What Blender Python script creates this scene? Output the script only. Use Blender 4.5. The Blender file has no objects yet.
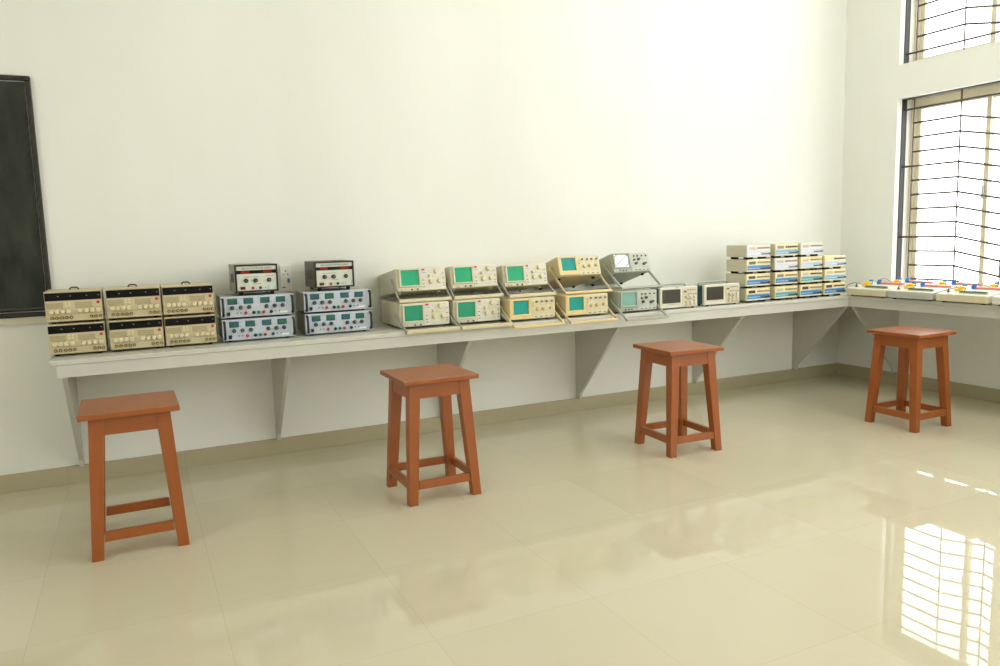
import bpy, bmesh, math, random
from mathutils import Vector, Matrix
random.seed(4)
R = math.radians
scn = bpy.context.scene
col = scn.collection

# ------------------------------------------------------------------ materials
def lin(c):
    return tuple(((v/255)/12.92 if v/255 <= .04045 else ((v/255+.055)/1.055)**2.4) for v in c) + (1,)

MATS = {}
def mat(name, rgb, rough=.5, metal=0, spec=.5, var=.06, scale=14, bump=0, emit=None, coat=0):
    """plain painted / plastic / metal surface with a little procedural unevenness"""
    if name in MATS: return MATS[name]
    m = bpy.data.materials.new(name); m.use_nodes = True
    nt = m.node_tree; b = nt.nodes['Principled BSDF']
    b.inputs['Roughness'].default_value = rough
    b.inputs['Metallic'].default_value = metal
    b.inputs['Specular IOR Level'].default_value = spec
    b.inputs['Coat Weight'].default_value = coat
    c = lin(rgb)
    tc = nt.nodes.new('ShaderNodeTexCoord')
    nz = nt.nodes.new('ShaderNodeTexNoise'); nz.inputs['Scale'].default_value = scale; nz.inputs['Detail'].default_value = 4
    nt.links.new(tc.outputs['Object'], nz.inputs['Vector'])
    mx = nt.nodes.new('ShaderNodeMix'); mx.data_type = 'RGBA'
    mx.inputs[6].default_value = tuple(v*(1-var) for v in c[:3]) + (1,)
    mx.inputs[7].default_value = tuple(min(1, v*(1+var)) for v in c[:3]) + (1,)
    nt.links.new(nz.outputs['Fac'], mx.inputs[0])
    nt.links.new(mx.outputs[2], b.inputs['Base Color'])
    if bump:
        bp = nt.nodes.new('ShaderNodeBump'); bp.inputs['Strength'].default_value = bump; bp.inputs['Distance'].default_value = .002
        nt.links.new(nz.outputs['Fac'], bp.inputs['Height']); nt.links.new(bp.outputs['Normal'], b.inputs['Normal'])
    if emit:
        b.inputs['Emission Color'].default_value = lin(emit[0]); b.inputs['Emission Strength'].default_value = emit[1]
    MATS[name] = m
    return m

def wall_mat():
    m = bpy.data.materials.new('painted_plaster'); m.use_nodes = True
    nt = m.node_tree; b = nt.nodes['Principled BSDF']
    b.inputs['Roughness'].default_value = .75; b.inputs['Specular IOR Level'].default_value = .25
    tc = nt.nodes.new('ShaderNodeTexCoord')
    n1 = nt.nodes.new('ShaderNodeTexNoise'); n1.inputs['Scale'].default_value = .9; n1.inputs['Detail'].default_value = 5
    n2 = nt.nodes.new('ShaderNodeTexNoise'); n2.inputs['Scale'].default_value = 60; n2.inputs['Detail'].default_value = 3
    mp = nt.nodes.new('ShaderNodeMapping'); mp.inputs['Scale'].default_value = (1.6, 1.6, .5)
    nt.links.new(tc.outputs['Object'], mp.inputs['Vector']); nt.links.new(mp.outputs['Vector'], n1.inputs['Vector'])
    nt.links.new(tc.outputs['Object'], n2.inputs['Vector'])
    cr = nt.nodes.new('ShaderNodeValToRGB')
    cr.color_ramp.elements[0].position = .35; cr.color_ramp.elements[0].color = lin((227, 228, 221))
    cr.color_ramp.elements[1].position = .65; cr.color_ramp.elements[1].color = lin((232, 233, 227))
    nt.links.new(n1.outputs['Fac'], cr.inputs['Fac']); nt.links.new(cr.outputs['Color'], b.inputs['Base Color'])
    bp = nt.nodes.new('ShaderNodeBump'); bp.inputs['Strength'].default_value = .12; bp.inputs['Distance'].default_value = .002
    nt.links.new(n2.outputs['Fac'], bp.inputs['Height']); nt.links.new(bp.outputs['Normal'], b.inputs['Normal'])
    return m

def tile_mat(name, c0, c1, rough, size, ox, oy, vertical=False, joint=.0011, joint_rgb=(150, 132, 96), stains=True):
    """polished vitrified tiles: square joints, slight tile to tile tone, faint veins, small stains"""
    m = bpy.data.materials.new(name); m.use_nodes = True
    nt = m.node_tree; N = nt.nodes; L = nt.links; b = N['Principled BSDF']
    tc = N.new('ShaderNodeTexCoord'); sp = N.new('ShaderNodeSeparateXYZ'); L.new(tc.outputs['Object'], sp.inputs['Vector'])
    def math_(op, a, bb=None):
        n = N.new('ShaderNodeMath'); n.operation = op
        for i, v in enumerate((a, bb)):
            if v is None: continue
            if isinstance(v, (int, float)): n.inputs[i].default_value = v
            else: L.new(v, n.inputs[i])
        return n.outputs[0]
    def axis(out, off):
        t = math_('DIVIDE', math_('SUBTRACT', out, off), size)
        fl = math_('FLOOR', t); fr = math_('FRACT', t)
        d = math_('MINIMUM', fr, math_('SUBTRACT', 1.0, fr))
        return fl, math_('LESS_THAN', d, joint/size)
    fx, jx = axis(sp.outputs['X'], ox)
    fy, jy = axis(sp.outputs['Y'], oy)
    jj = math_('MAXIMUM', jx, jy)
    cb = N.new('ShaderNodeCombineXYZ'); L.new(fx, cb.inputs[0]); L.new(fy, cb.inputs[1])
    wn = N.new('ShaderNodeTexWhiteNoise'); wn.noise_dimensions = '2D'; L.new(cb.outputs[0], wn.inputs['Vector'])
    nz = N.new('ShaderNodeTexNoise'); nz.inputs['Scale'].default_value = 2.2; nz.inputs['Detail'].default_value = 8; nz.inputs['Distortion'].default_value = 1.2
    L.new(tc.outputs['Object'], nz.inputs['Vector'])
    fac = math_('ADD', math_('MULTIPLY', wn.outputs['Value'], .55), math_('MULTIPLY', nz.outputs['Fac'], .45))
    mx = N.new('ShaderNodeMix'); mx.data_type = 'RGBA'; mx.inputs[6].default_value = lin(c0); mx.inputs[7].default_value = lin(c1)
    L.new(fac, mx.inputs[0]); out = mx.outputs[2]
    if stains:
        vz = N.new('ShaderNodeTexVoronoi'); vz.inputs['Scale'].default_value = 2.6; L.new(tc.outputs['Object'], vz.inputs['Vector'])
        n3 = N.new('ShaderNodeTexNoise'); n3.inputs['Scale'].default_value = 1.1; L.new(tc.outputs['Object'], n3.inputs['Vector'])
        spot = math_('MULTIPLY', math_('LESS_THAN', vz.outputs['Distance'], .035), math_('GREATER_THAN', n3.outputs['Fac'], .5))
        m3 = N.new('ShaderNodeMix'); m3.data_type = 'RGBA'; m3.inputs[7].default_value = lin((176, 148, 92))
        L.new(math_('MULTIPLY', spot, .45), m3.inputs[0]); L.new(out, m3.inputs[6]); out = m3.outputs[2]
    m2 = N.new('ShaderNodeMix'); m2.data_type = 'RGBA'; m2.inputs[7].default_value = lin(joint_rgb)
    L.new(math_('MULTIPLY', jj, .3), m2.inputs[0]); L.new(out, m2.inputs[6]); L.new(m2.outputs[2], b.inputs['Base Color'])
    r2 = N.new('ShaderNodeMapRange'); r2.inputs['To Min'].default_value = rough*.8; r2.inputs['To Max'].default_value = rough*1.2
    L.new(nz.outputs['Fac'], r2.inputs['Value']); L.new(r2.outputs[0], b.inputs['Roughness'])
    b.inputs['Specular IOR Level'].default_value = .38
    return m

def wood_mat(name, c0, c1):
    m = bpy.data.materials.new(name); m.use_nodes = True
    nt = m.node_tree; N = nt.nodes; L = nt.links; b = N['Principled BSDF']
    tc = N.new('ShaderNodeTexCoord'); mp = N.new('ShaderNodeMapping'); mp.inputs['Scale'].default_value = (30, 4, 4)
    L.new(tc.outputs['Object'], mp.inputs['Vector'])
    nz = N.new('ShaderNodeTexNoise'); nz.inputs['Scale'].default_value = 2.2; nz.inputs['Detail'].default_value = 6; nz.inputs['Distortion'].default_value = .6
    L.new(mp.outputs['Vector'], nz.inputs['Vector'])
    mx = N.new('ShaderNodeMix'); mx.data_type = 'RGBA'; mx.inputs[6].default_value = lin(c0); mx.inputs[7].default_value = lin(c1)
    L.new(nz.outputs['Fac'], mx.inputs[0])
    # small chips in the varnish
    vz = N.new('ShaderNodeTexVoronoi'); vz.inputs['Scale'].default_value = 14; L.new(tc.outputs['Object'], vz.inputs['Vector'])
    n2 = N.new('ShaderNodeTexNoise'); n2.inputs['Scale'].default_value = 5; L.new(tc.outputs['Object'], n2.inputs['Vector'])
    lt = N.new('ShaderNodeMath'); lt.operation = 'LESS_THAN'; lt.inputs[1].default_value = .07; L.new(vz.outputs['Distance'], lt.inputs[0])
    gt = N.new('ShaderNodeMath'); gt.operation = 'GREATER_THAN'; gt.inputs[1].default_value = .62; L.new(n2.outputs['Fac'], gt.inputs[0])
    ml = N.new('ShaderNodeMath'); ml.operation = 'MULTIPLY'; L.new(lt.outputs[0], ml.inputs[0]); L.new(gt.outputs[0], ml.inputs[1])
    m2 = N.new('ShaderNodeMix'); m2.data_type = 'RGBA'; m2.inputs[7].default_value = lin((222, 170, 120))
    L.new(ml.outputs[0], m2.inputs[0]); L.new(mx.outputs[2], m2.inputs[6])
    L.new(m2.outputs[2], b.inputs['Base Color'])
    b.inputs['Roughness'].default_value = .32; b.inputs['Specular IOR Level'].default_value = .7
    bp = N.new('ShaderNodeBump'); bp.inputs['Strength'].default_value = .1; bp.inputs['Distance'].default_value = .001
    L.new(nz.outputs['Fac'], bp.inputs['Height']); L.new(bp.outputs['Normal'], b.inputs['Normal'])
    return m

def board_mat():
    m = bpy.data.materials.new('blackboard_slate'); m.use_nodes = True
    nt = m.node_tree; N = nt.nodes; L = nt.links; b = N['Principled BSDF']
    tc = N.new('ShaderNodeTexCoord'); nz = N.new('ShaderNodeTexNoise'); nz.inputs['Scale'].default_value = 4; nz.inputs['Detail'].default_value = 7
    mp = N.new('ShaderNodeMapping'); mp.inputs['Scale'].default_value = (3, 1, 1); mp.inputs['Rotation'].default_value = (0, .5, 0)
    L.new(tc.outputs['Object'], mp.inputs['Vector']); L.new(mp.outputs['Vector'], nz.inputs['Vector'])
    cr = N.new('ShaderNodeValToRGB')
    cr.color_ramp.elements[0].position = .35; cr.color_ramp.elements[0].color = lin((34, 36, 30))
    cr.color_ramp.elements[1].position = .75; cr.color_ramp.elements[1].color = lin((60, 64, 54))
    L.new(nz.outputs['Fac'], cr.inputs['Fac']); L.new(cr.outputs['Color'], b.inputs['Base Color'])
    b.inputs['Roughness'].default_value = .7; b.inputs['Specular IOR Level'].default_value = .3
    return m

def glass_mat():
    m = bpy.data.materials.new('window_glass'); m.use_nodes = True
    nt = m.node_tree; N = nt.nodes; L = nt.links
    N.remove(N['Principled BSDF']); o = N['Material Output']
    t = N.new('ShaderNodeBsdfTransparent'); g = N.new('ShaderNodeBsdfGlossy'); g.inputs['Roughness'].default_value = .02
    lw = N.new('ShaderNodeLayerWeight'); lw.inputs['Blend'].default_value = .5
    pw = N.new('ShaderNodeMath'); pw.operation = 'POWER'; pw.inputs[1].default_value = 5; L.new(lw.outputs['Facing'], pw.inputs[0])
    fr = N.new('ShaderNodeMath'); fr.operation = 'MULTIPLY_ADD'; fr.inputs[1].default_value = .8; fr.inputs[2].default_value = .035; L.new(pw.outputs[0], fr.inputs[0])
    nz = N.new('ShaderNodeTexNoise'); nz.inputs['Scale'].default_value = 3
    rr = N.new('ShaderNodeMapRange'); rr.inputs['To Min'].default_value = .94; rr.inputs['To Max'].default_value = .98
    L.new(nz.outputs['Fac'], rr.inputs['Value']); L.new(rr.outputs[0], t.inputs['Color'])
    mx = N.new('ShaderNodeMixShader'); L.new(fr.outputs[0], mx.inputs[0]); L.new(t.outputs[0], mx.inputs[1]); L.new(g.outputs[0], mx.inputs[2])
    L.new(mx.outputs[0], o.inputs['Surface'])
    return m

WALL = wall_mat()
FLOOR = tile_mat('polished_floor_tile', (196, 188, 162), (205, 198, 174), .012, .6, -4.75, -1.92)
SKIRT = tile_mat('skirting_tile', (168, 160, 130), (178, 170, 140), .2, .6, -4.75, -1.2, stains=False)
WOOD = wood_mat('red_brown_varnished_wood', (136, 67, 14), (158, 83, 22))
BOARD = board_mat()
GLASS = glass_mat()
CEIL = mat('ceiling_paint', (238, 236, 226), .8, var=.02)
BENCH = mat('bench_laminate', (200, 200, 190), .4, var=.03)
GUSSET = mat('bracket_laminate', (186, 185, 174), .5, var=.03)
WFRAME = mat('window_cream_frame', (226, 217, 190), .45, var=.03)
IRON = mat('grille_black_iron', (36, 34, 32), .5, var=.12)
ROD = mat('grille_rod', (88, 78, 72), .5, var=.1)
BFRAME = mat('blackboard_frame', (36, 32, 24), .45, var=.15)
LEDGE = mat('painted_ledge', (205, 200, 178), .6, var=.04)
OUTDOOR = mat('outside_sill', (220, 214, 198), .8)
PLASTIC_W = mat('white_plastic', (238, 238, 232), .4, var=.02)
BLACK = mat('black_plastic', (26, 25, 24), .4, var=.1)
DARK = mat('dark_grey_plastic', (62, 60, 55), .45, var=.1)
RUBBER = mat('black_rubber', (22, 20, 18), .8, var=.1)
CREAM = mat('cream_case', (198, 187, 152), .45, var=.03)
CREAM_L = mat('cream_lip', (206, 196, 160), .45, var=.03)
CREAM_D = mat('cream_dull_panel', (176, 163, 126), .45, var=.04)
KNOB_C = mat('cream_knob', (222, 211, 172), .35, var=.03)
BRASS = mat('brass_terminal', (222, 190, 120), .35, .3)
RED = mat('red_plastic', (196, 52, 40), .35, var=.06)
GREEN = mat('green_plastic', (40, 128, 96), .35, var=.06)
BLUE = mat('blue_plastic', (44, 124, 204), .4, var=.08)
YELLOW = mat('yellow_plastic', (236, 196, 52), .45, var=.08)
STRIP_BK = mat('smoked_display', (12, 11, 12), .3, spec=.2, var=.1)
GLINT = mat('display_digit', (176, 176, 170), .3)
RACK_F = mat('pale_blue_panel', (188, 198, 207), .4, var=.02)
RACK_C = mat('grey_rack_case', (160, 160, 152), .45, var=.05)
LCD = mat('lcd_green', (34, 108, 56), .25, var=.12, scale=120)
LCD_B = mat('lcd_blue_bezel', (34, 64, 118), .3)
BLK_CASE = mat('dark_hammered_case', (94, 87, 74), .5, var=.12, scale=60)
OLD_CASE = mat('worn_grey_case', (150, 146, 132), .5, var=.1, scale=40)
PANEL_W = mat('pale_panel', (208, 213, 199), .4, var=.03)
LED_RED = mat('red_led_window', (138, 20, 16), .2, var=.15)
TEALTAG = mat('teal_tag', (150, 210, 200), .4)
INK = mat('printed_ink', (96, 96, 98), .5)
INK_L = mat('light_ink', (122, 114, 98), .5)
SC_A = mat('scope_ivory_case', (208, 203, 178), .45, var=.03)
SC_AP = mat('scope_ivory_panel', (216, 214, 198), .4, var=.02)
SC_B = mat('scope_yellowed_case', (198, 184, 146), .45, var=.04)
SC_BB = mat('scope_yellowed_bezel', (220, 197, 140), .4, var=.04)
SC_BP = mat('scope_cream_panel', (211, 203, 170), .4, var=.02)
SC_C = mat('scope_grey_green_case', (170, 174, 158), .45, var=.03)
SC_CP = mat('scope_grey_panel', (188, 192, 178), .4, var=.02)
SCR_G = mat('screen_green', (40, 166, 118), .4, spec=.25, var=.06, scale=8)
SCR_G2 = mat('screen_green_dim', (46, 148, 112), .4, spec=.25, var=.06, scale=8)
SCR_T = mat('screen_teal', (34, 150, 140), .4, spec=.25, var=.06, scale=8)
SCR_C = mat('screen_pale_teal', (130, 176, 162), .4, spec=.25, var=.08, scale=8)
SCR_M = mat('screen_mirror_glass', (150, 165, 165), .03, .85, var=.05)
STEEL = mat('handle_steel', (190, 190, 186), .3, .6)
TEAL = mat('teal_case', (44, 92, 96), .45, var=.05)
DIG = mat('digital_ivory', (216, 212, 194), .4, var=.02)
DIG_P = mat('digital_button_panel', (206, 200, 176), .4, var=.02)
DSCR = mat('dark_lcd', (62, 58, 48), .15, var=.08)
FG_C = mat('generator_cream_case', (218, 200, 146), .45, var=.03)
FG_S = mat('generator_grey_cover', (205, 201, 176), .45, var=.03)
FG_F = mat('generator_cream_panel', (230, 217, 170), .4, var=.02)
FG_W = mat('generator_faded_panel', (224, 220, 212), .4, var=.02)
FG_B = {'blue': mat('strip_blue', (58, 132, 190), .4, var=.05), 'teal': mat('strip_teal', (92, 164, 178), .4, var=.05),
        'sky': mat('strip_sky', (126, 178, 206), .4, var=.05), 'pale': mat('strip_pale', (176, 200, 222), .4, var=.05),
        'faded': mat('strip_faded', (206, 212, 226), .4, var=.04)}
BTN_D = mat('generator_dark_button', (70, 56, 36), .4); BTN_L = mat('generator_tan_button', (160, 140, 96), .4)
DSP_D = mat('generator_dark_display', (84, 76, 72), .2); DSP_P = mat('generator_pale_display', (196, 186, 164), .3)
TR_TOP = mat('trainer_white_panel', (232, 230, 220), .4, var=.02)
TR_GREY = mat('trainer_grey_case', (184, 184, 176), .45, var=.03)
TR_CREAM = mat('trainer_cream_case', (210, 204, 172), .45, var=.03)
TR_WHITE = mat('trainer_white_case', (218, 218, 206), .45, var=.03)
TR_RED = mat('trainer_red_strip', (228, 134, 124), .4, var=.1, scale=60)
TR_GREEN = mat('trainer_green_terminal', (150, 176, 120), .45, var=.1)

# ------------------------------------------------------------------ mesh builder
class MB:
    def __init__(s): s.bm = bmesh.new()
    def _tag(s, faces, m, smooth=False):
        for f in faces:
            f.material_index = m; f.smooth = smooth
    def box(s, x0, x1, y0, y1, z0, z1, m=0, bev=0, seg=2):
        t = bmesh.new(); bmesh.ops.create_cube(t, size=1)
        for v in t.verts:
            v.co = Vector(((x0+x1)/2 + v.co.x*(x1-x0), (y0+y1)/2 + v.co.y*(y1-y0), (z0+z1)/2 + v.co.z*(z1-z0)))
        if bev: bmesh.ops.bevel(t, geom=list(t.edges), offset=bev, segments=seg, affect='EDGES', profile=.5)
        return s._merge(t, m)
    def _merge(s, t, m, smooth=None):
        mp = {v: s.bm.verts.new(v.co) for v in t.verts}
        for f in t.faces:
            try:
                nf = s.bm.faces.new([mp[v] for v in f.verts]); nf.material_index = m
                nf.smooth = f.smooth if smooth is None else smooth
            except ValueError: pass
        t.free(); return s
    def cyl(s, p0, p1, r, n=14, m=0, r2=None, bev=0):
        p0, p1 = Vector(p0), Vector(p1); d = p1-p0; r2 = r if r2 is None else r2
        q = d.to_track_quat('Z', 'Y'); rings = []
        prof = [(0, r), (1, r2)] if not bev else [(0, r), (1-bev/d.length, r2), (1-.3*bev/d.length, r2-.3*bev), (1, r2-bev)]
        for t, rr in prof:
            rings.append([s.bm.verts.new(p0 + d*t + q @ Vector((rr*math.cos(2*math.pi*i/n), rr*math.sin(2*math.pi*i/n), 0))) for i in range(n)])
        for a, b in zip(rings, rings[1:]):
            for i in range(n):
                f = s.bm.faces.new((a[i], a[(i+1) % n], b[(i+1) % n], b[i])); f.material_index = m; f.smooth = True
        f = s.bm.faces.new(list(reversed(rings[0]))); f.material_index = m
        f = s.bm.faces.new(rings[-1]); f.material_index = m
        return s
    def tube(s, pts, r, n=10, m=0):
        pts = [Vector(p) for p in pts]; rings = []; prev = None
        for i, p in enumerate(pts):
            d = (pts[min(i+1, len(pts)-1)] - pts[max(i-1, 0)]).normalized()
            if prev is None:
                a = d.orthogonal().normalized()
            else:
                a = (prev - d*prev.dot(d)).normalized()
            prev = a; b = d.cross(a)
            rings.append([s.bm.verts.new(p + a*r*math.cos(2*math.pi*k/n) + b*r*math.sin(2*math.pi*k/n)) for k in range(n)])
        for A, B in zip(rings, rings[1:]):
            for k in range(n):
                f = s.bm.faces.new((A[k], A[(k+1) % n], B[(k+1) % n], B[k])); f.smooth = True; f.material_index = m
        s.bm.faces.new(list(reversed(rings[0]))).material_index = m; s.bm.faces.new(rings[-1]).material_index = m
        return s
    def prism(s, pts, a, b, axis='x', m=0, bev=0):
        t = bmesh.new()
        def P(u, v, w): return {'x': (w, u, v), 'y': (u, w, v), 'z': (u, v, w)}[axis]
        A = [t.verts.new(P(u, v, a)) for u, v in pts]; B = [t.verts.new(P(u, v, b)) for u, v in pts]
        t.faces.new(A); t.faces.new(list(reversed(B)))
        for i in range(len(pts)):
            j = (i+1) % len(pts); t.faces.new((A[j], A[i], B[i], B[j]))
        bmesh.ops.recalc_face_normals(t, faces=list(t.faces))
        if bev: bmesh.ops.bevel(t, geom=list(t.edges), offset=bev, segments=2, affect='EDGES', profile=.5)
        return s._merge(t, m)
    def loft(s, A, B, m=0, bev=0):
        """hexahedron between two quads"""
        t = bmesh.new(); a = [t.verts.new(p) for p in A]; b = [t.verts.new(p) for p in B]
        t.faces.new(a); t.faces.new(list(reversed(b)))
        for i in range(4):
            j = (i+1) % 4; t.faces.new((a[j], a[i], b[i], b[j]))
        bmesh.ops.recalc_face_normals(t, faces=list(t.faces))
        if bev: bmesh.ops.bevel(t, geom=list(t.edges), offset=bev, segments=2, affect='EDGES', profile=.5)
        return s._merge(t, m)
    def build(s, name, mats, parent=None, loc=None):
        me = bpy.data.meshes.new(name); s.bm.normal_update(); s.bm.to_mesh(me); s.bm.free()
        for m in (mats if isinstance(mats, (list, tuple)) else [mats]): me.materials.append(m)
        return link(name, me, parent, loc)

def link(name, me, parent=None, loc=None):
    o = bpy.data.objects.new(name, me); col.objects.link(o)
    if parent: o.parent = parent
    if loc: o.location = loc
    return o

def tag(o, label, cat, group=None):
    o['label'] = label; o['category'] = cat
    if group: o['group'] = group
    return o

def thing(name, label, cat, loc, rz=0, rx=0, group=None):
    o = bpy.data.objects.new(name, None); o.empty_display_size = .05; col.objects.link(o)
    o.location = loc; o.rotation_euler = (rx, 0, rz)
    return tag(o, label, cat, group)

def struct(o):
    o['kind'] = 'structure'; return o

def copy_tree(o, parent=None):
    c = o.copy(); col.objects.link(c); c.parent = parent
    for ch in list(o.children): copy_tree(ch, c)
    return c

CACHE = {}
def knob(parent, x, z, r, d, m, y=0, name='knob', seg=14, cap=None):
    """a round control turned out of the front face (-y), a mesh of its own; like ones share their mesh"""
    key = (r, d, m.name, seg, cap.name if cap else '')
    if key not in CACHE:
        b = MB().cyl((0, 0, 0), (0, -d*.25, 0), r*1.15, seg).cyl((0, -d*.25, 0), (0, -d, 0), r, seg, bev=r*.25)
        if cap: b.cyl((0, -d, 0), (0, -d*1.06, 0), r*.55, seg, 1)
        b.box(-r*.12, r*.12, -d*1.05, -d*.98, 0, r*.85, 1 if cap else 0)
        CACHE[key] = b.build(name, [m, cap] if cap else [m], parent, (x, y, z)).data
        return
    return link(name, CACHE[key], parent, (x, y, z))
def post(parent, x, z, r, d, m, y=0, name='terminal', rim=None):
    key = ('post', r, d, m.name, rim)
    if key not in CACHE:
        CACHE[key] = MB().cyl((0, 0, 0), (0, -d*.3, 0), r*1.2, 10).cyl((0, -d*.3, 0), (0, -d, 0), r*.9, 10, bev=r*.25).cyl((0, -d, 0), (0, -d*1.1, 0), r*.5, 8, 1 if rim else 0).build(name, [rim or m, m], parent, (x, y, z)).data
        return
    return link(name, CACHE[key], parent, (x, y, z))
def plate(parent, name, x0, x1, z0, z1, d, m, y=0, bev=0):
    key = ('plate', round(x1-x0, 4), round(z1-z0, 4), d, m.name, bev)
    if key not in CACHE:
        w, h = x1-x0, z1-z0
        CACHE[key] = MB().box(-w/2, w/2, -d, 0, -h/2, h/2, 0, bev, 1).build(name, [m], parent, ((x0+x1)/2, y, (z0+z1)/2)).data
        return
    return link(name, CACHE[key], parent, ((x0+x1)/2, y, (z0+z1)/2))
def feet(parent, w, d, h, r=.011, m=None, inset=.03, yf=.035):
    m = m or RUBBER
    for x in (-w/2+inset, w/2-inset):
        for y in (yf, d-.035):
            key = ('foot', h, r, m.name)
            if key not in CACHE:
                CACHE[key] = MB().cyl((0, 0, 0), (0, 0, h), r*.85, 12, r2=r).build('foot', [m], parent, (x, y, 0)).data
            else: link('foot', CACHE[key], parent, (x, y, 0))

# ------------------------------------------------------------------ room shell
XL, YB, HC = -8.2, -6.8, 3.95
WIN = [(-.505, -1.43), (-1.85, -4.1), (-4.5, -6.5)]  # only the first is in view; second widened, third added for brightness
ADDED_WINB = [(-1.0, -2.6)]       # unseen opening added high behind the camera for light from above       # openings along the window wall
Z0, Z1, U0, U1 = .666, 2.277, 2.536, 3.62

b = MB(); b.box(XL-.2, .25, YB-.2, .2, -.12, 0)
struct(b.build('floor', FLOOR))
b = MB(); b.box(XL-.2, .25, YB-.2, .2, HC, HC+.12)
struct(b.build('ceiling', CEIL))
struct(MB().box(XL-.2, .25, 0, .2, 0, HC).build('wall_back', WALL))
ADDED_WL = (-2.4, -4.8)  # unseen opening added to throw light across at the window wall
b = MB(); b.box(XL-.25, XL, ADDED_WL[0], 0, 0, HC); b.box(XL-.25, XL, YB, ADDED_WL[1], 0, HC); b.box(XL-.25, XL, ADDED_WL[1], ADDED_WL[0], 0, .7); b.box(XL-.25, XL, ADDED_WL[1], ADDED_WL[0], Z1, HC)
struct(b.build('wall_left', WALL))
ZB0, ZB1 = 2.0, 3.7
b = MB(); xs = [.25]
for a, c in ADDED_WINB: xs += [a, c]
xs.append(XL-.2)
for i in range(0, len(xs), 2): b.box(xs[i+1], xs[i], YB-.25, YB, 0, HC)
for a, c in ADDED_WINB:
    for z0, z1 in ((0, ZB0), (ZB1, HC)): b.box(c, a, YB-.25, YB, z0, z1)
struct(b.build('wall_front', WALL))
b = MB(); T = .25
ys = [0.0]
for a, c in WIN: ys += [a, c]
ys.append(YB)
for i in range(0, len(ys), 2): b.box(0, T, ys[i+1], ys[i], 0, HC)
for a, c in WIN:
    for z0, z1 in ((0, Z0), (Z1, U0), (U1, HC)): b.box(0, T, c, a, z0, z1)
struct(b.build('wall_right', WALL))

sk = MB().box(XL, -.001, -.012, -.001, 0.0005, .1).build('baseboard_back', SKIRT); struct(sk)
skr = MB().box(-.012, -.001, YB+.01, -.0125, 0.0005, .1).build('baseboard_right', SKIRT); struct(skr)

def window(name, ya, yb, z0, z1, first_bar, up, back=False, left=False):
    """cream sliding window at the outer side of the reveal and an iron grille on its inner side"""
    root = bpy.data.objects.new(name, None); col.objects.link(root); root.location = (0, ya, z0); struct(root)
    if back: root.location = (ya, YB, z0); root.rotation_euler = (0, 0, R(-90))
    if left: root.location = (XL, yb, z0); root.rotation_euler = (0, 0, R(180))
    w, h = ya-yb, z1-z0
    def Y(v): return -v                                   # local: run along the wall, away from the corner
    f = MB(); fw = .045; bot = .03
    f.box(.165, .225, -fw, -.001, .001, h-.001, 0, .003, 1); f.box(.165, .225, -w+.001, -w+fw, .001, h-.001, 0, .003, 1)
    f.box(.165, .225, -w+fw, -fw, h-.06, h-.001, 0, .003, 1); f.box(.165, .225, -w+fw, -fw, .001, bot, 0, .003, 1)
    f.build('frame', WFRAME, root)
    mid = w*.665
    for a, c, x in ((fw, mid+.018, .172), (mid-.018, w-fw, .198)):
        s = MB(); st = .036
        s.box(x, x+.022, -a-st, -a-.0005, bot, h-.06, 0, .002, 1); s.box(x, x+.022, -c+.0005, -c+st, bot, h-.06, 0, .002, 1)
        s.box(x, x+.022, -c+st, -a-st, h-.085, h-.0605, 0, .002, 1); s.box(x, x+.022, -c+st, -a-st, bot, bot+.02, 0, .002, 1)
        so = s.build('sash', WFRAME, root)
        MB().box(x+.009, x+.013, -c+st, -a-st, bot+.02, h-.085).build('pane', GLASS, so)
        if x < .18 and not up:
            MB().box(x-.016, x, -mid+.002, -mid+.02, .80, .90, 0, .004).build('sash_handle', STEEL, so)
    g = MB(); t = .007
    g.box(.052, .104, -t, -.0008, .001, h-.001); g.box(.052, .104, -w+.0008, -w+t, .001, h-.001)
    g.box(.052, .104, -w+t, -t, h-t, h-.0008); g.box(.052, .104, -w+t, -t, .0008, t)
    g.build('grille_frame', IRON, root)
    r = MB(); rr = .0078; x = .08
    v = [.087, .467, .808] if w < 1 else [.087, .467, .808, w-.087]
    for q in v: r.box(x-.0042, x+.0042, -q-.0042, -q+.0042, t, h-t)
    drop = .07; n = 0; z = first_bar - z0; step = .111 if not up else -.114
    while t+.02 < z < h-t-.02:
        tie = n in (0, 4, 9)
        if n == 0: r.cyl((x, -t, z), (x, -w+t, z), rr, 8)
        else:
            r.cyl((x, -(t if tie else v[0]), z), (x, -v[1], z), rr, 8)
            if z-drop > t+.004: 
                r.cyl((x, -v[1], z), (x, -v[2], z-drop), rr, 8)
                r.cyl((x, -v[2], z-drop), (x, -w+t, z-drop+.02), rr, 8)
        z -= step; n += 1
    r.build('grille', ROD, root)
    return root
window('window_1', WIN[0][0], WIN[0][1], Z0, Z1, 2.193, False)
window('window_2', WIN[0][0], WIN[0][1], U0, U1, 2.619, True)
for k, (a, c) in enumerate(WIN[1:]):
    window('window_%d' % (3+2*k), a, c, Z0, Z1, 2.193, False)
    window('window_%d' % (4+2*k), a, c, U0, U1, 2.619, True)

window('window_8', ADDED_WL[0], ADDED_WL[1], .7, Z1, 2.193, False, False, True)  # unseen side window, added as a light source
for k, (a, c) in enumerate(ADDED_WINB): window('window_%d' % (7+k), a, c, ZB0, ZB1, 3.5, True, True)  # unseen rear window, put in as extra light

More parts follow.
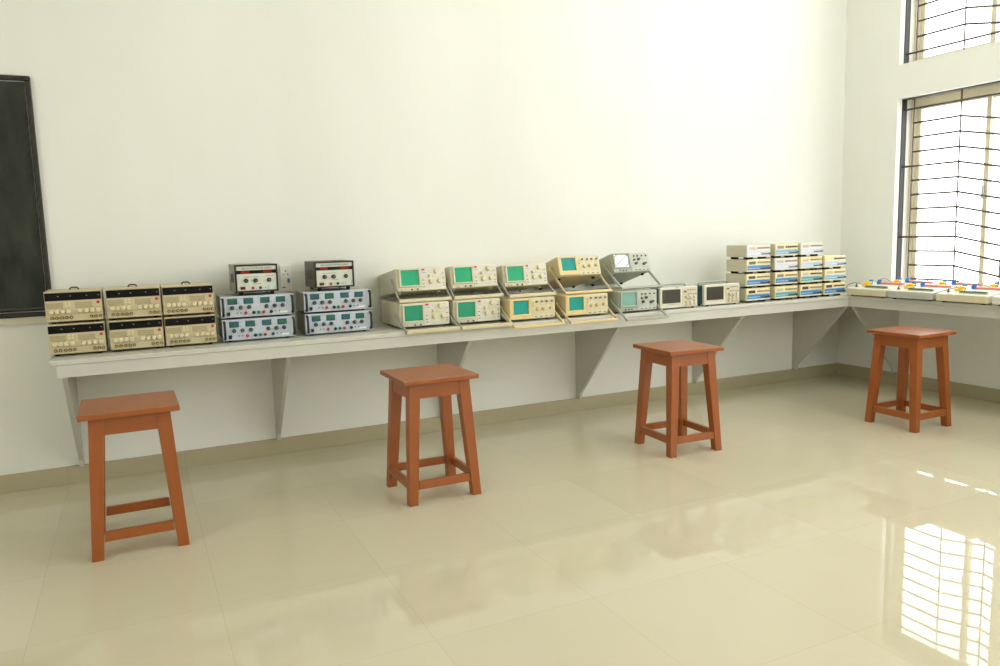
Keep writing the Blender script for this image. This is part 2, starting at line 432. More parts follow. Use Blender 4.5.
# ------------------------------------------------------------------ bench along both walls
BX0, BD, BR_, BT = -5.935, .567, .555, .76
root = thing('worktop', 'long pale grey L-shaped worktop fixed along both walls, instruments on top', 'worktop', (-3, -.28, .675))
def loc3(o, r): o.location = Vector(o.location) - r.location
BE = -3.2
b = MB()
b.prism([(BX0, -.0015), (BX0, -BD), (-BR_, -BD), (-BR_, BE), (-.0015, BE), (-.0015, -.0015)], .735, BT, 'z', 0, .004)
o = b.build('top_slab', BENCH, root); loc3(o, root)
b = MB()
b.box(BX0+.03, -BR_+.004, -BD+.006, -BD+.024, .675, .735); b.box(-BR_+.006, -BR_+.024, BE+.02, -BD+.006, .675, .735)
b.box(BX0+.03, BX0+.044, -BD+.024, -.03, .69, .735)
o = b.build('apron', BENCH, root); loc3(o, root)
b = MB()
b.box(BX0+.046, -.03, -.022, -.0015, .682, .735); b.box(-.020, -.0015, BE+.02, -.0225, .682, .735)
o = b.build('wall_cleat', BENCH, root); loc3(o, root)

def bracket(loc, rz, label):
    o = MB().prism([(-.0015, .1005), (-.05, .1005), (-.05, .135), (-.541, .668), (-.541, .7348), (-.0225, .7348), (-.0225, .68), (-.0015, .68)], -.011, .011, 'x', 0, .0015).build('worktop_bracket', GUSSET)
    o.location = loc; o.rotation_euler = (0, 0, rz); o.scale = (1, .965 if rz else 1, 1)
    return tag(o, label, 'bracket', 'grey triangular brackets under the worktop')
BL = ['grey triangular bracket under the worktop end below the blackboard', 'grey triangular bracket under the worktop below the blue power supplies',
      'grey triangular bracket under the worktop, behind the stool below the green-screen oscilloscopes', 'grey triangular bracket under the worktop below the yellowed oscilloscopes',
      'grey triangular bracket under the worktop, behind the stool below the digital oscilloscopes', 'grey triangular bracket under the worktop below the function generator stack']
for i, t in enumerate(BL): bracket((-5.888+1.0709*i+(.012 if i == 0 else 0), 0, 0), 0, t)
bracket((0, -.575, 0), R(-90), 'grey triangular bracket on the window wall behind the stool nearest the corner')
bracket((0, -2.35, 0), R(-90), 'grey triangular bracket far along the window wall under the worktop')

# ------------------------------------------------------------------ blackboard and socket
t = thing('blackboard', 'dark framed blackboard on the wall above the worktop end', 'blackboard', (-6.9, 0, .936))
W2 = .962; HB = 1.238
MB().box(-W2+.03, W2-.03, -.014, -.002, .03, HB-.03).build('board', BOARD, t)
b = MB()
b.box(-W2, W2, -.028, -.0015, HB-.024, HB, 0, .004, 1); b.box(-W2, W2, -.028, -.0015, 0, .024, 0, .004, 1)
b.box(-W2, -W2+.024, -.028, -.0015, .024, HB-.024, 0, .004, 1); b.box(W2-.024, W2, -.028, -.0015, .024, HB-.024, 0, .004, 1)
b.build('frame', BFRAME, t)
b = MB(); b.box(-W2, W2-.04, -.034, -.028, .04, .05); b.build('chalk_rail', DARK, t)
o = struct(MB().box(-7.9, -5.95, -.02, -.0015, .9, .935).build('trim_1', LEDGE))

t = thing('wall_socket', 'white wall socket with blue rocker switch behind the worn grey power supply', 'socket', (-4.712, -.0012, .994))
MB().box(-.033, .033, -.012, 0, 0, .162, 0, .003).build('face_plate', PLASTIC_W, t)
b = MB()
for x, z, r in ((0, .125, .0045), (-.012, .105, .0035), (.012, .105, .0035)): b.cyl((x, -.0115, z), (x, -.0128, z), r, 10)
b.build('socket_holes', BLACK, t)
plate(t, 'rocker_switch', .008, .022, .055, .08, .005, BLUE, -.012, .001)
plate(t, 'indicator', -.024, -.006, .024, .03, .001, DARK, -.012)

# ------------------------------------------------------------------ instruments
# local frame of every instrument: x to its right, front face at y=0 facing -y, depth along +y, base of the feet at z=0
def case(parent, w, d, h, z, m, name='case', bev=.004, y0=.006):
    return MB().box(-w/2, w/2, y0, d, z, z+h, 0, bev).build(name, m, parent)

def cream_supply(loc, label, rz=0, handle=True):
    w, h, d, f = .25, .15, .27, .011
    t = thing('cream_power_supply', label, 'power supply', loc, rz, 0, 'cream dual power supplies')
    case(t, w, d, h, f, CREAM)
    b = MB(); b.box(-w/2+.002, w/2-.002, 0, .0055, f+.002, f+h-.006, 0, .002, 1)
    b.box(-w/2, w/2, -.004, .0055, f+h-.0055, f+h-.0005, 2, .001, 1)
    X = lambda u: -w/2+u
    for u0, u1 in ((.006, .078), (.13, .205)):
        for k in range(3): b.box(X(u0), X(u1), -.0006, 0, f+.071+k*.009, f+.0718+k*.009, 1)
        b.box(X(u0), X(u1), -.0008, 0, f+.0655, f+.0665, 1)
    for u in (.027, .051, .076, .1, .152, .178, .204, .23): b.box(X(u-.007), X(u+.007), -.0006, 0, f+.064, f+.066, 1)
    b.box(X(.02), X(.12), -.0006, 0, f+.034, f+.0352, 1); b.box(X(.12), X(.24), -.0006, 0, f+.036, f+.0372, 1)
    b.build('front_panel', [CREAM, INK_L, CREAM_L], t)
    dw = MB().box(-w/2+.003, w/2-.003, -.003, 0, f+.104, f+.142, 0, .001, 1).build('display_window', STRIP_BK, t)
    for u in (.057, .11, .18, .232):
        if 'digit' not in CACHE:
            CACHE['digit'] = MB().box(-.004, .002, -.0006, 0, .0015, .003).box(-.001, .003, -.0006, 0, -.001, .0005).build('digit', GLINT, dw, (X(u)+.004, -.003, f+.124)).data
        else: link('digit', CACHE['digit'], dw, (X(u)+.004, -.003, f+.124))
    for u0, u1 in ((.006, .078), (.13, .205)): plate(t, 'meter_label', X(u0), X(u1), f+.068, f+.094, .0005, CREAM_D)
    for u in (.09, .106):
        for v in (.08, .093): plate(t, 'button', X(u-.005), X(u+.005), f+v-.004, f+v+.004, .003, KNOB_C, 0, .001)
    knob(t, X(.232), f+.089, .0065, .006, RED, name='power_button')
    for u in (.027, .051, .076, .1, .152, .178, .204, .23): knob(t, X(u), f+.052, .0105, .016, KNOB_C)
    for u in (.027, .048, .07, .09, .11, .198, .218, .238): post(t, X(u), f+.02, .0068, .012, BRASS, rim=mat('terminal_brown_rim', (112, 88, 52), .4))
    if handle:
        pts = [(-.020, .13, f+h-.001), (-.018, .13, f+h+.007), (-.012, .13, f+h+.011), (.012, .13, f+h+.011), (.018, .13, f+h+.007), (.020, .13, f+h-.001)]
        MB().tube(pts, .004, 8).build('carry_handle', DARK, t)
    feet(t, w, d, f)
    return t
px = [(-5.937, -5.691, 'end column below the blackboard'), (-5.674, -5.419, 'middle column'), (-5.411, -5.164, 'column beside the blue supplies')]
for i, (a, c, s) in enumerate(px):
    cream_supply(((a+c)/2, -.42, BT), 'cream dual power supply with black display strip, on the worktop, %s' % s, handle=False)
    cream_supply(((a+c)/2-.001, -.42, BT+.161), 'cream dual power supply with carry handle, stacked on top, %s' % s)

def rack_supply(loc, label, rz=0):
    w, h, d, f = .386, .114, .27, .0102
    t = thing('rack_power_supply', label, 'power supply', loc, rz, 0, 'pale blue rack power supplies')
    case(t, w-.012, d, h-.004, f+.002, RACK_C, bev=.003, y0=.004)
    X = lambda u: -w/2+u
    b = MB().box(-w/2, w/2, -.002, .0038, f, f+h, 0, .0015, 1)
    for k in range(14): b.box(X(.035+k*.009), X(.042+k*.009), -.0026, -.002, f+.103, f+.1045, 1)
    b.box(X(.255), X(.272), -.0026, -.002, f+.103, f+.1045, 1)
    b.box(X(.31), X(.35), -.0026, -.002, f+.012, f+.02, 2)
    for u in (.09, .173, .26, .343): b.box(X(u), X(u+.006), -.0026, -.002, f+.077, f+.079, 1)
    for u, r in ((.083, .0035), (.102, .0035), (.285, .0035), (.306, .0035)): b.cyl((X(u), -.002, f+.023), (X(u), -.0035, f+.023), r, 10, 3)
    b.build('front_panel', [RACK_F, INK, PLASTIC_W, BLACK], t)
    for s in (-1, 1):
        x = s*(w/2-.011)
        MB().tube([(x, -.002, f+.012), (x, -.02, f+.012), (x, -.027, f+.019), (x, -.027, f+.095), (x, -.02, f+.102), (x, -.002, f+.102)], .0068, 8).build('rack_handle', BLACK, t)
    for u in (.062, .145, .232, .315):
        fr = MB().box(-.025, .025, -.003, 0, -.0155, .0155, 0, .001, 1).build('display', LCD_B, t, (X(u), -.002, f+.086))
        MB().box(-.0185, .0185, -.0036, -.003, -.009, .009).build('lcd', LCD, fr)
    for u in (.059, .103, .147, .239, .282, .324): knob(t, X(u), f+.052, .0095, .016, BLACK, -.002, cap=INK)
    plate(t, 'power_switch', X(.03), X(.046), f+.01, f+.03, .006, BLACK, -.002, .001)
    for u, m in ((.127, RED), (.169, BLACK), (.195, GREEN), (.221, RED), (.262, BLACK)): post(t, X(u), f+.021, .0075, .015, m, -.002)
    feet(t, w-.02, d, f)
    return t
for (xc, yf, s) in ((-4.938, -.40, 'beside the cream supplies'), (-4.495, -.39, 'beside the green-screen oscilloscopes')):
    rack_supply((xc, yf, BT), 'pale blue rack power supply, lower of the pair %s' % s)
    rack_supply((xc-.001, yf, BT+.1242), 'pale blue rack power supply, upper of the pair %s' % s)

def black_supply(loc, label, mcase, rz=0):
    w, h, d, f = .226, .15, .27, .0165
    t = thing('black_power_supply', label, 'power supply', loc, rz)
    c = MB().box(-w/2, w/2, .01, d, f, f+h, 0, .003)
    for k in range(5):
        c.box(-w/2-.0012, -w/2+.001, .06+k*.028, .068+k*.028, f+.05, f+.1, 1); c.box(w/2-.001, w/2+.0012, .06+k*.028, .068+k*.028, f+.05, f+.1, 1)
    c.build('case', [mcase, BLACK], t)
    b = MB(); e = .009
    b.box(-w/2, w/2, -.006, .012, f+h-e, f+h, 0, .001, 1); b.box(-w/2, w/2, -.006, .012, f, f+e, 0, .001, 1)
    b.box(-w/2, -w/2+e, -.006, .012, f+e, f+h-e, 0, .001, 1); b.box(w/2-e, w/2, -.006, .012, f+e, f+h-e, 0, .001, 1)
    b.build('front_frame', BLACK, t)
    X = lambda u: -w/2+u
    p = MB(); p.box(X(e), X(w-e), 0, .009, f+e, f+h-e)
    for u0, u1, v in ((.045, .09, .082), (.095, .125, .082), (.16, .205, .084), (.1, .135, .043)): p.box(X(u0), X(u1), -.0005, 0, f+v, f+v+.002, 1)
    p.build('front_panel', [PANEL_W, INK_L], t)
    cu = bpy.data.curves.new('lettering', 'FONT'); cu.body = 'REGULATED POWER SUPPLY'; cu.size = .0125; cu.extrude = .0003; cu.align_x = 'CENTER'
    cu.materials.append(BLACK)
    if 'lettering' not in CACHE:
        tmp = bpy.data.objects.new('lettering_curve', cu); col.objects.link(tmp)
        CACHE['lettering'] = bpy.data.meshes.new_from_object(tmp); bpy.data.objects.remove(tmp)
    me_o = link('lettering', CACHE['lettering'], t)
    me_o.location = (.004, -.0006, f+.1245); me_o.rotation_euler = (R(90), 0, 0)
    s = MB().box(X(e), X(w-e), -.001, 0, f+.1, f+.119).build('display_strip', STRIP_BK, t)
    for u0, u1 in ((.03, .076), (.15, .196)): MB().box(X(u0), X(u1), -.0016, -.001, f+.1025, f+.1165).build('digit_window', LED_RED, s)
    for u in (.056, .107, .178): knob(t, X(u), f+.063, .0105, .016, BLACK, 0, cap=INK)
    sw = plate(t, 'power_switch', X(.025), X(.05), f+.015, f+.031, .005, BLACK, 0, .001)
    plate(t, 'switch_rocker', X(.031), X(.046), f+.018, f+.028, .007, LED_RED, 0, .001)
    post(t, X(.09), f+.022, .0065, .014, RED); post(t, X(.13), f+.022, .0065, .014, BLACK)
    post(t, X(.158), f+.022, .003, .005, RED, name='indicator_lamp')
    plate(t, 'sticker', X(.168), X(.178), f+.012, f+.034, .0006, TEALTAG); plate(t, 'sticker', X(.206), X(.215), f+.014, f+.036, .0006, TEALTAG)
    feet(t, w, d, f, .012)
    return t
ZB = BT + 2*.1242 + .0004
black_supply((-4.932, -.375, ZB), 'worn grey single power supply with black front frame, in front of the wall socket', OLD_CASE)
black_supply((-4.500, -.36, ZB), 'dark brown-grey single power supply with side vents, on blue supplies beside the oscilloscopes', BLK_CASE)

def handle_part(t, w, py, pz, ang, L, m, mbar, rbar=.0085, o0=.005, o1=.015):
    """U handle hinged on both cheeks of the instrument; ang below the horizontal, towards the front"""
    ca, sa = math.cos(ang), math.sin(ang)
    def at(l, n): return (py - l*ca + n*sa*0, pz - l*sa)
    hb = MB()
    for s in (-1, 1):
        x0, x1 = s*(w/2+o0), s*(w/2+o1)
        n = Vector((0, -sa, ca)) * .0085
        y0, z0 = at(.0, 0); y1, z1 = at(L, 0)
        A = [Vector((x0, y0, z0))+n, Vector((x1, y0, z0))+n, Vector((x1, y0, z0))-n, Vector((x0, y0, z0))-n]
        n2 = n*.8
        B = [Vector((x0, y1, z1))+n2, Vector((x1, y1, z1))+n2, Vector((x1, y1, z1))-n2, Vector((x0, y1, z1))-n2]
        hb.loft(A, B, 1, .0015)
        hb.cyl((s*(w/2+.0005), py, pz), (s*(w/2+o1+.001), py, pz), .014, 16, 0)
    y1, z1 = at(L, 0)
    hb.box(-w/2-o1, w/2+o1, y1-rbar*1.3, y1+rbar*1.3, z1-rbar, z1+rbar, 0, .004)
    return hb.build('handle', [mbar, m], t)

def scope(kind, loc, label, tilt, hang, L, scr, rz=0, rbar=.0085):
    if kind == 'A': rbar = .011
    w, h, d, f = {'A': (.312, .140, .372, .012), 'B': (.325, .134, .36, .01), 'C': (.306, .137, .36, .01)}[kind]
    mc, mp = {'A': (SC_A, SC_AP), 'B': (SC_B, SC_BP), 'C': (SC_C, SC_CP)}[kind]
    nm = {'A': 'ivory', 'B': 'yellowed', 'C': 'grey'}[kind]
    t = thing('oscilloscope', label, 'oscilloscope', loc, rz, -tilt, 'bench oscilloscopes on the worktop')
    c = case(t, w, d, h, f, mc, bev=.006, y0=.004)
    X = lambda u: -w/2+u
    # front moulding with recess for the tube
    s0, s1, v0, v1 = {'A': (.026, .139, .036, .126), 'B': (.028, .134, .036, .12), 'C': (.022, .135, .04, .125)}[kind]
    bz = MB(); g = .012 if kind == 'A' else .013
    b0, b1, c0, c1 = s0-g, s1+g, v0-g*.8, v1+g*.7
    if kind == 'B': b0, b1, c0 = .002, s1+.018, .006
    bm_ = 1 if kind == 'B' else 0
    bz.box(X(b0), X(b1), -.012, .004, f+v1, f+c1, bm_, .002, 1); bz.box(X(b0), X(b1), -.012, .004, f+c0, f+v0, bm_, .002, 1)
    bz.box(X(b0), X(s0), -.012, .004, f+v0, f+v1, bm_, .002, 1); bz.box(X(s1), X(b1), -.012, .004, f+v0, f+v1, bm_, .002, 1)
    bz.build('screen_bezel', [mc, SC_BB], t)
    MB().box(X(s0), X(s1), -.004, .003, f+v0, f+v1).build('screen', scr, t)
    p = MB()
    p.box(X(b1+.001), X(w-.003), -.006, .004, f+.004, f+h-.004, 0, .002, 1)
    if kind != 'B': p.box(X(.003), X(b1), -.005, .004, f+.003, f+c0-.0005, 2, .001, 1)
    q0 = b1+.006
    if kind == 'A':
        p.box(X(q0+.002), X(q0+.021), -.0068, -.006, f+.121, f+.132, 3); p.box(X(q0+.004), X(q0+.028), -.0068, -.006, f+.108, f+.1105, 4)
        for u, v in ((q0+.008, .064), (q0+.008, .04), (w-.018, .07), (w-.018, .042), (w-.02, .1), (w-.018, .027), (q0+.01, .024)): p.box(X(u-.006), X(u+.006), -.0068, -.006, f+v-.002, f+v+.002, 1)
        for k in range(9): p.box(X(.155+k*.014), X(.162+k*.014), -.0068, -.006, f+.018+(k % 3)*.001, f+.0195+(k % 3)*.001, 5)
        p.box(X(q0), X(w-.008), -.0066, -.006, f+.08, f+.0808, 5)
        for u, v in ((.2, .118), (.215, .106), (.2, .095), (.225, .088), (.27, .125), (.275, .09)): p.box(X(u), X(u+.007), -.0066, -.006, f+v, f+v+.0015, 1)
    else:
        for k in range(4):
            u = q0+.02+k*(w-q0-.04)/3.4
            p.box(X(u), X(u+.014), -.0068, -.006, f+.012, f+.017, 1); p.box(X(u-.003), X(u+.016), -.0066, -.006, f+.034, f+.0352, 5)
            p.box(X(u), X(u+.012), -.0066, -.006, f+.088, f+.0892, 5)
        for v in (.03, .045, .062): p.box(X(q0+.001), X(q0+.006), -.0068, -.006, f+v, f+v+.003, 1)
    p.build('front_panel', [mp, DARK, mc if kind != 'B' else SC_BB, RED, BLUE, INK_L], t)
    if kind == 'A':
        for u, v, r in ((.252, .115, .0145), (.214, .054, .014), (.267, .056, .014), (.206, .088, .009)): knob(t, X(u), f+v, r, .017, KNOB_C, -.006)
        for u in (.03, .05, .09, .125): knob(t, X(u), f+.011, .0045, .009, KNOB_C if u < .07 else DARK, -.005)
    elif kind == 'B':
        for u, v in ((.197, .062), (.24, .064), (.292, .066)): knob(t, X(u), f+v, .011, .015, SC_BB, -.006)
        for u in (.19, .228, .262, .3): knob(t, X(u), f+.108, .006, .01, INK_L, -.006)
        for u in (.166,): knob(t, X(u), f+.105, .0045, .008, SC_BB, -.006); knob(t, X(u), f+.085, .0045, .008, SC_BB, -.006)
    else:
        for u, v, r in ((.19, .06, .009), (.255, .055, .009), (.215, .088, .0085), (.268, .06, .007), (.178, .085, .006)): knob(t, X(u), f+v, r, .015, INK, -.006)
        for u in (.18, .21, .245, .28): knob(t, X(u), f+.112, .005, .009, INK, -.006)
        for u in (.05, .075, .1): knob(t, X(u), f+.014, .004, .008, DARK, -.005)
    ang = hang
    handle_part(t, w, .09, f+.075, ang, L, STEEL if kind == 'A' else mc, SC_BB if kind == 'B' else (CREAM_L if kind == 'A' else mc), rbar, *((.002, .0095) if kind == 'A' else (.005, .015)))
    feet(t, w, d, f, .012, RUBBER if kind != 'A' else CREAM_L, yf=.06)
    return t

LOW = BT + .0006
low = [('A', -3.994, -.45, .2, 'ivory green-screen oscilloscope on the worktop nearest the blue supplies', SCR_G2, .30),
       ('A', -3.658, -.46, .2, 'ivory green-screen oscilloscope on the worktop, between an ivory and a yellowed one', SCR_G2, .30),
       ('B', -3.312, -.525, .21, 'yellowed teal-screen oscilloscope on the worktop, under an ivory oscilloscope', SCR_T, .535),
       ('B', -2.920, -.535, .21, 'yellowed teal-screen oscilloscope on the worktop, under another yellowed one', SCR_T, .535),
       ('C', -2.522, -.54, .23, 'grey oscilloscope with pale teal screen on the worktop beside the digital ones', SCR_C, .53)]
for k, x, yf, L, lab, scr, ang in low:
    if k == 'A': ang, L = .374, .2407
    scope(k, (x, yf, LOW), lab, 0, ang, L, scr)
def top_scope(kind, x, yfront, zfront, zback, lab, scr, bar):
    w, h, d, f = {'A': (.312, .140, .372, .012), 'B': (.325, .134, .36, .01), 'C': (.306, .137, .36, .01)}[kind]
    tilt = math.asin((zfront-zback)/d)
    # loc is the foot-base corner at the front; body bottom front is f above it along the tilted normal
    y0 = yfront - f*math.sin(tilt); z0 = zfront - f*math.cos(tilt)
    # hinge in world
    ct, st = math.cos(tilt), math.sin(tilt)
    ly, lz = .09, f+.075
    wy, wz = y0 + ly*ct + lz*st, z0 - ly*st + lz*ct
    dy, dz = wy-bar[0], wz-bar[1]
    L = math.hypot(dy, dz); ang = math.atan2(dz, dy) + tilt
    scope(kind, (x, y0, z0), lab, tilt, ang, L, scr)
SA = LOW+.009+.143; SB = LOW+.01+.134; SCc = LOW+.01+.137
top_scope('A', -3.981, -.385, .978, SA+.012, 'ivory green-screen oscilloscope propped on its handle on top, nearest the blue supplies', SCR_G, (-.432, SA+.014))
top_scope('A', -3.637, -.39, .980, SA+.012, 'ivory green-screen oscilloscope propped on top of another ivory oscilloscope, second along', SCR_G, (-.44, SA+.014))
top_scope('A', -3.289, -.41, .972, SB+.012, 'ivory green-screen oscilloscope propped on top of a yellowed oscilloscope', SCR_G, (-.49, SB+.014))
top_scope('B', -2.885, -.41, 1.018, SB+.012, 'yellowed teal-screen oscilloscope steeply propped on its handle on top', SCR_T, (-.505, SB+.0125))
top_scope('C', -2.464, -.40, 1.021, SCc+.012, 'grey oscilloscope with mirror-bright screen, steeply propped on top', SCR_M, (-.505, SCc+.0172))

def digital_scope(x, yf, label):
    w, h, d, f = .322, .143, .13, .009
    t = thing('digital_oscilloscope', label, 'oscilloscope', (x, yf, BT), 0, 0, 'ivory digital oscilloscopes')
    MB().box(-w/2+.004, w/2-.004, .024, d, f+.002, f+h-.006, 0, .008).build('case', TEAL, t)
    b = MB().box(-w/2, w/2, 0, .0245, f, f+h, 0, .005)
    X = lambda u: -w/2+u
    b.box(X(.012), X(.178), -.004, .002, f+.128, f+.134, 0, .001, 1); b.box(X(.012), X(.178), -.004, .002, f+.024, f+.031, 0, .001, 1)
    b.box(X(.135), X(.16), -.0008, 0, f+.137, f+.139, 1); b.box(X(.06), X(.12), -.0046, -.004, f+.027, f+.0285, 2)
    b.build('front_bezel', [DIG, INK, INK_L], t)
    MB().box(X(.02), X(.172), -.0035, .001, f+.034, f+.126, 0, .001, 1).build('screen', DSCR, t)
    MB().box(X(.192), X(.316), -.0025, .001, f+.008, f+.136, 0, .001, 1).build('button_panel', DIG_P, t)
    for u, v, r, m in ((.21, .108, .0065, INK_L), (.222, .07, .010, mat('muted_yellow_knob', (216, 196, 116), .4)), (.255, .072, .0075, DIG), (.292, .07, .009, DIG), (.222, .04, .0075, DIG), (.255, .042, .0075, DIG), (.292, .045, .009, DIG)):
        knob(t, X(u), f+v, r, .012, m, -.0025)
    for u, v, m in ((.235, .118, INK), (.255, .118, INK), (.275, .118, INK_L), (.295, .118, INK_L), (.238, .09, GREEN), (.26, .092, BLUE), (.285, .09, RED), (.305, .09, INK_L), (.3, .02, INK), (.235, .056, BLUE), (.26, .056, INK_L)):
        plate(t, 'button', X(u-.006), X(u+.006), f+v-.003, f+v+.003, .004, m, -.0025, .001)
    for u, m in ((.222, SC_BB), (.255, SC_BB), (.292, SC_BB)): post(t, X(u), f+.02, .006, .012, m, -.0025, name='input_connector')
    MB().tube([(-w/2+.03, .1, f+h-.008), (-w/2+.03, .1, f+h+.006), (-w/2+.045, .1, f+h+.012), (w/2-.045, .1, f+h+.012), (w/2-.03, .1, f+h+.006), (w/2-.03, .1, f+h-.008)], .006, 10).build('carry_handle', SC_C, t)
    feet(t, w, d, f, .01, RUBBER, inset=.035, yf=.012)
    return t
digital_scope(-2.167, -.525, 'ivory digital oscilloscope with dark screen next to the grey oscilloscopes')
digital_scope(-1.785, -.525, 'ivory digital oscilloscope with dark screen next to the function generator stack')

def generator(x, yf, z, label, strip, dark_btn, dsp, faded=False, rz=0):
    w, h, d, f = .222, .0872, .215, .017
    t = thing('function_generator', label, 'function generator', (x, yf, z), rz, 0, 'stacked function generators')
    c = MB().box(-w/2, w/2, .018, d, f, f+h, 0, .002, 1)
    for k in (.024, .062): c.box(-w/2-.0008, -w/2+.001, .05, d-.03, f+k, f+k+.004, 0)
    c.build('cover', FG_S, t)
    X = lambda u: -w/2+u
    b = MB(); b.box(-w/2-.001, w/2+.001, 0, .018, f-.0005, f+h+.0005, 0, .002, 1)
    for k in range(3): b.cyl((X(.118+k*.03), -.0002, f+.079), (X(.118+k*.03), -.0015, f+.079), .002, 8, 1)
    b.build('front_panel', [FG_W if faded else FG_F, INK_L], t)
    s = MB().box(X(.004), X(.218), -.001, 0, f+.010, f+.044).build('printed_strip', FG_B[strip], t)
    q = MB()
    for k in range(9): q.box(X(.014+k*.0125), X(.022+k*.0125), -.0014, -.001, f+.022, f+.0255, 0)
    q.build('strip_marking', PLASTIC_W, s)
    q = MB()
    for k in range(5): q.cyl((X(.138+k*.0165), -.001, f+.020), (X(.138+k*.0165), -.008, f+.020), .0042, 10)
    q.cyl((X(.209), -.001, f+.022), (X(.209), -.014, f+.022), .0065, 10)
    for k in range(8): q.box(X(.128+k*.0105), X(.135+k*.0105), -.0014, -.001, f+.030, f+.0325)
    q.build('sockets', BTN_D if not faded else INK_L, s)
    plate(t, 'display', X(.018), X(.08), f+.052, f+.073, .0012, dsp, 0)
    for k in range(6): plate(t, 'button', X(.098+k*.0205), X(.113+k*.0205), f+.058, f+.07, .005, BTN_D if dark_btn else BTN_L, 0, .001)
    for x in (-w/2+.05, w/2-.05):
        for y in (.035, d-.035):
            if 'pad' not in CACHE: CACHE['pad'] = MB().prism([(-.028, f), (.028, f), (.024, .002), (.018, 0), (-.018, 0), (-.024, .002)], -.014, .014, 'y').build('foot', RUBBER, t, (x, y, 0)).data
            else: link('foot', CACHE['pad'], t, (x, y, 0))
    return t
GX = [-1.447, -1.173, -.9195, -.668]
rows = ['bottom row', 'second row up', 'third row up', 'top row']
cols = ['column nearest the digital oscilloscope', 'second column from the digital oscilloscope', 'second column from the room corner', 'column nearest the room corner']
FG = [[('blue', 0, 'D', 0), ('teal', 0, 'P', 0), ('blue', 0, 'D', 0), ('blue', 1, 'D', 0)],
      [('blue', 0, 'D', 0), ('blue', 0, 'M', 0), ('teal', 1, 'P', 0), ('sky', 0, 'P', 0)],
      [('blue', 0, 'D', 0), ('faded', 0, 'P', 1), ('pale', 0, 'P', 0), ('pale', 1, 'N', 0)],
      [('faded', 0, 'P', 1), ('sky', 1, 'M', 0), ('faded', 0, 'P', 1)]]
DSP = {'D': DSP_D, 'P': DSP_P, 'M': mat('generator_mauve_display', (150, 128, 124), .3), 'N': FG_F}
word = {'blue': 'deep blue', 'teal': 'teal blue', 'sky': 'sky blue', 'pale': 'pale blue', 'faded': 'faded white'}
for r in range(4):
    for c in range(len(FG[r])):
        st, db, ds, fd = FG[r][c]
        generator(GX[c] + random.uniform(-.003, .003) + (.004 if r == 3 else 0), -.53+.002*r, BT+r*.1042+.0002*r,
                  'cream function generator with %s strip, %s, %s' % (word[st], rows[r], cols[c]), st, db, DSP[ds], fd)

# ------------------------------------------------------------------ trainer boards on the window side
def trainer(xf, yc, label, mcase, group, rz=R(-90)):
    w, d = .346, .262
    t = thing('trainer_board', label, 'trainer board', (xf, yc, BT), rz, 0, group)
    f, h0, h1 = .009, .052, .084
    c = MB().prism([(0, f), (d, f), (d, f+h1-.004), (0, f+h0-.004)], -w/2, w/2, 'x', 0, .004)
    c.build('case', mcase, t)
    sl = math.atan2(h1-h0, d)
    def on(u, dd, hh=0):                                    # a point of the sloping top
        return (-w/2+u, dd, f+h0-.004 + (h1-h0)*dd/d + hh)
    p = MB().loft([on(.006, .006, -.001), on(w-.006, .006, -.001), on(w-.006, .006, .002), on(.006, .006, .002)],
                  [on(.006, d-.006, -.001), on(w-.006, d-.006, -.001), on(w-.006, d-.006, .002), on(.006, d-.006, .002)])
    p.build('top_panel', TR_TOP, t)
    def sit(name, m, u, dd, sx, sy, sz, bev=.002, zz=.002):
        o = MB().box(-sx/2, sx/2, -sy/2, sy/2, 0, sz, 0, bev, 1).build(name, m, t, on(u, dd, zz)); o.rotation_euler = (sl, 0, 0); return o
    sit('terminal_strip', TR_GREEN, .222, .06, .19, .022, .008)
    tk = MB()
    for k in range(12): tk.box(-.090+k*.0155, -.083+k*.0155, -.012, .012, .008, .015)
    o = tk.build('terminal_contacts', mat('terminal_grey_green', (88, 98, 74), .5), t, on(.222, .06, .002)); o.rotation_euler = (sl, 0, 0)
    y = MB(); y.box(-.028, .026, -.026, .02, 0, .018, 0, .003, 1); y.box(-.012, .032, -.008, .024, .018, .03, 0, .003, 1)
    o = y.build('transformer', YELLOW, t, on(.085, .125, .002)); o.rotation_euler = (sl, 0, R(12))
    for u, dd in ((.072, .185), (.13, .205)):
        o = MB().box(-.014, .014, -.011, .011, 0, .024, 0, .003, 1).box(-.007, .02, -.009, .008, .024, .036, 0, .002, 1).build('plug', BLUE, t, on(u, dd, .002)); o.rotation_euler = (sl, 0, R(15))
    sit('ribbon_strip', TR_RED, .238, .215, .19, .026, .014)
    b = MB().cyl((0, 0, 0), (0, 0, .012), .008, 10).cyl((0, 0, .012), (.004, 0, .026), .0035, 8)
    b.build('toggle_switch', DARK, t, on(.045, .06, .002))
    b = MB().cyl((0, 0, 0), (0, 0, .018), .006, 10); b.build('indicator_lamp', PLASTIC_W, t, on(.064, .06, .002))
    pts = [on(.155, .165, .03), on(.17, .185, .05), on(.2, .2, .045), on(.24, .21, .014)]
    MB().tube(pts, .0018, 6).build('jumper_wire', INK_L, t)
    for x in (-w/2+.04, w/2-.04):
        for yy in (.03, d-.03): 
            MB().cyl((x, yy, 0), (x, yy, f), .012, 12).build('foot', RUBBER, t)
    return t
trainer(-.578, -.728, 'cream trainer board at the worktop edge nearest the function generators', TR_CREAM, 'trainer boards along the worktop edge')
trainer(-.592, -1.100, 'grey trainer board at the worktop edge between two cream trainer boards', TR_GREY, 'trainer boards along the worktop edge', R(-90))
trainer(-.592, -1.476, 'cream trainer board at the worktop edge between a grey and a white one', TR_CREAM, 'trainer boards along the worktop edge')
trainer(-.588, -1.852, 'white trainer board at the worktop edge, cut off by the picture border', TR_WHITE, 'trainer boards along the worktop edge')
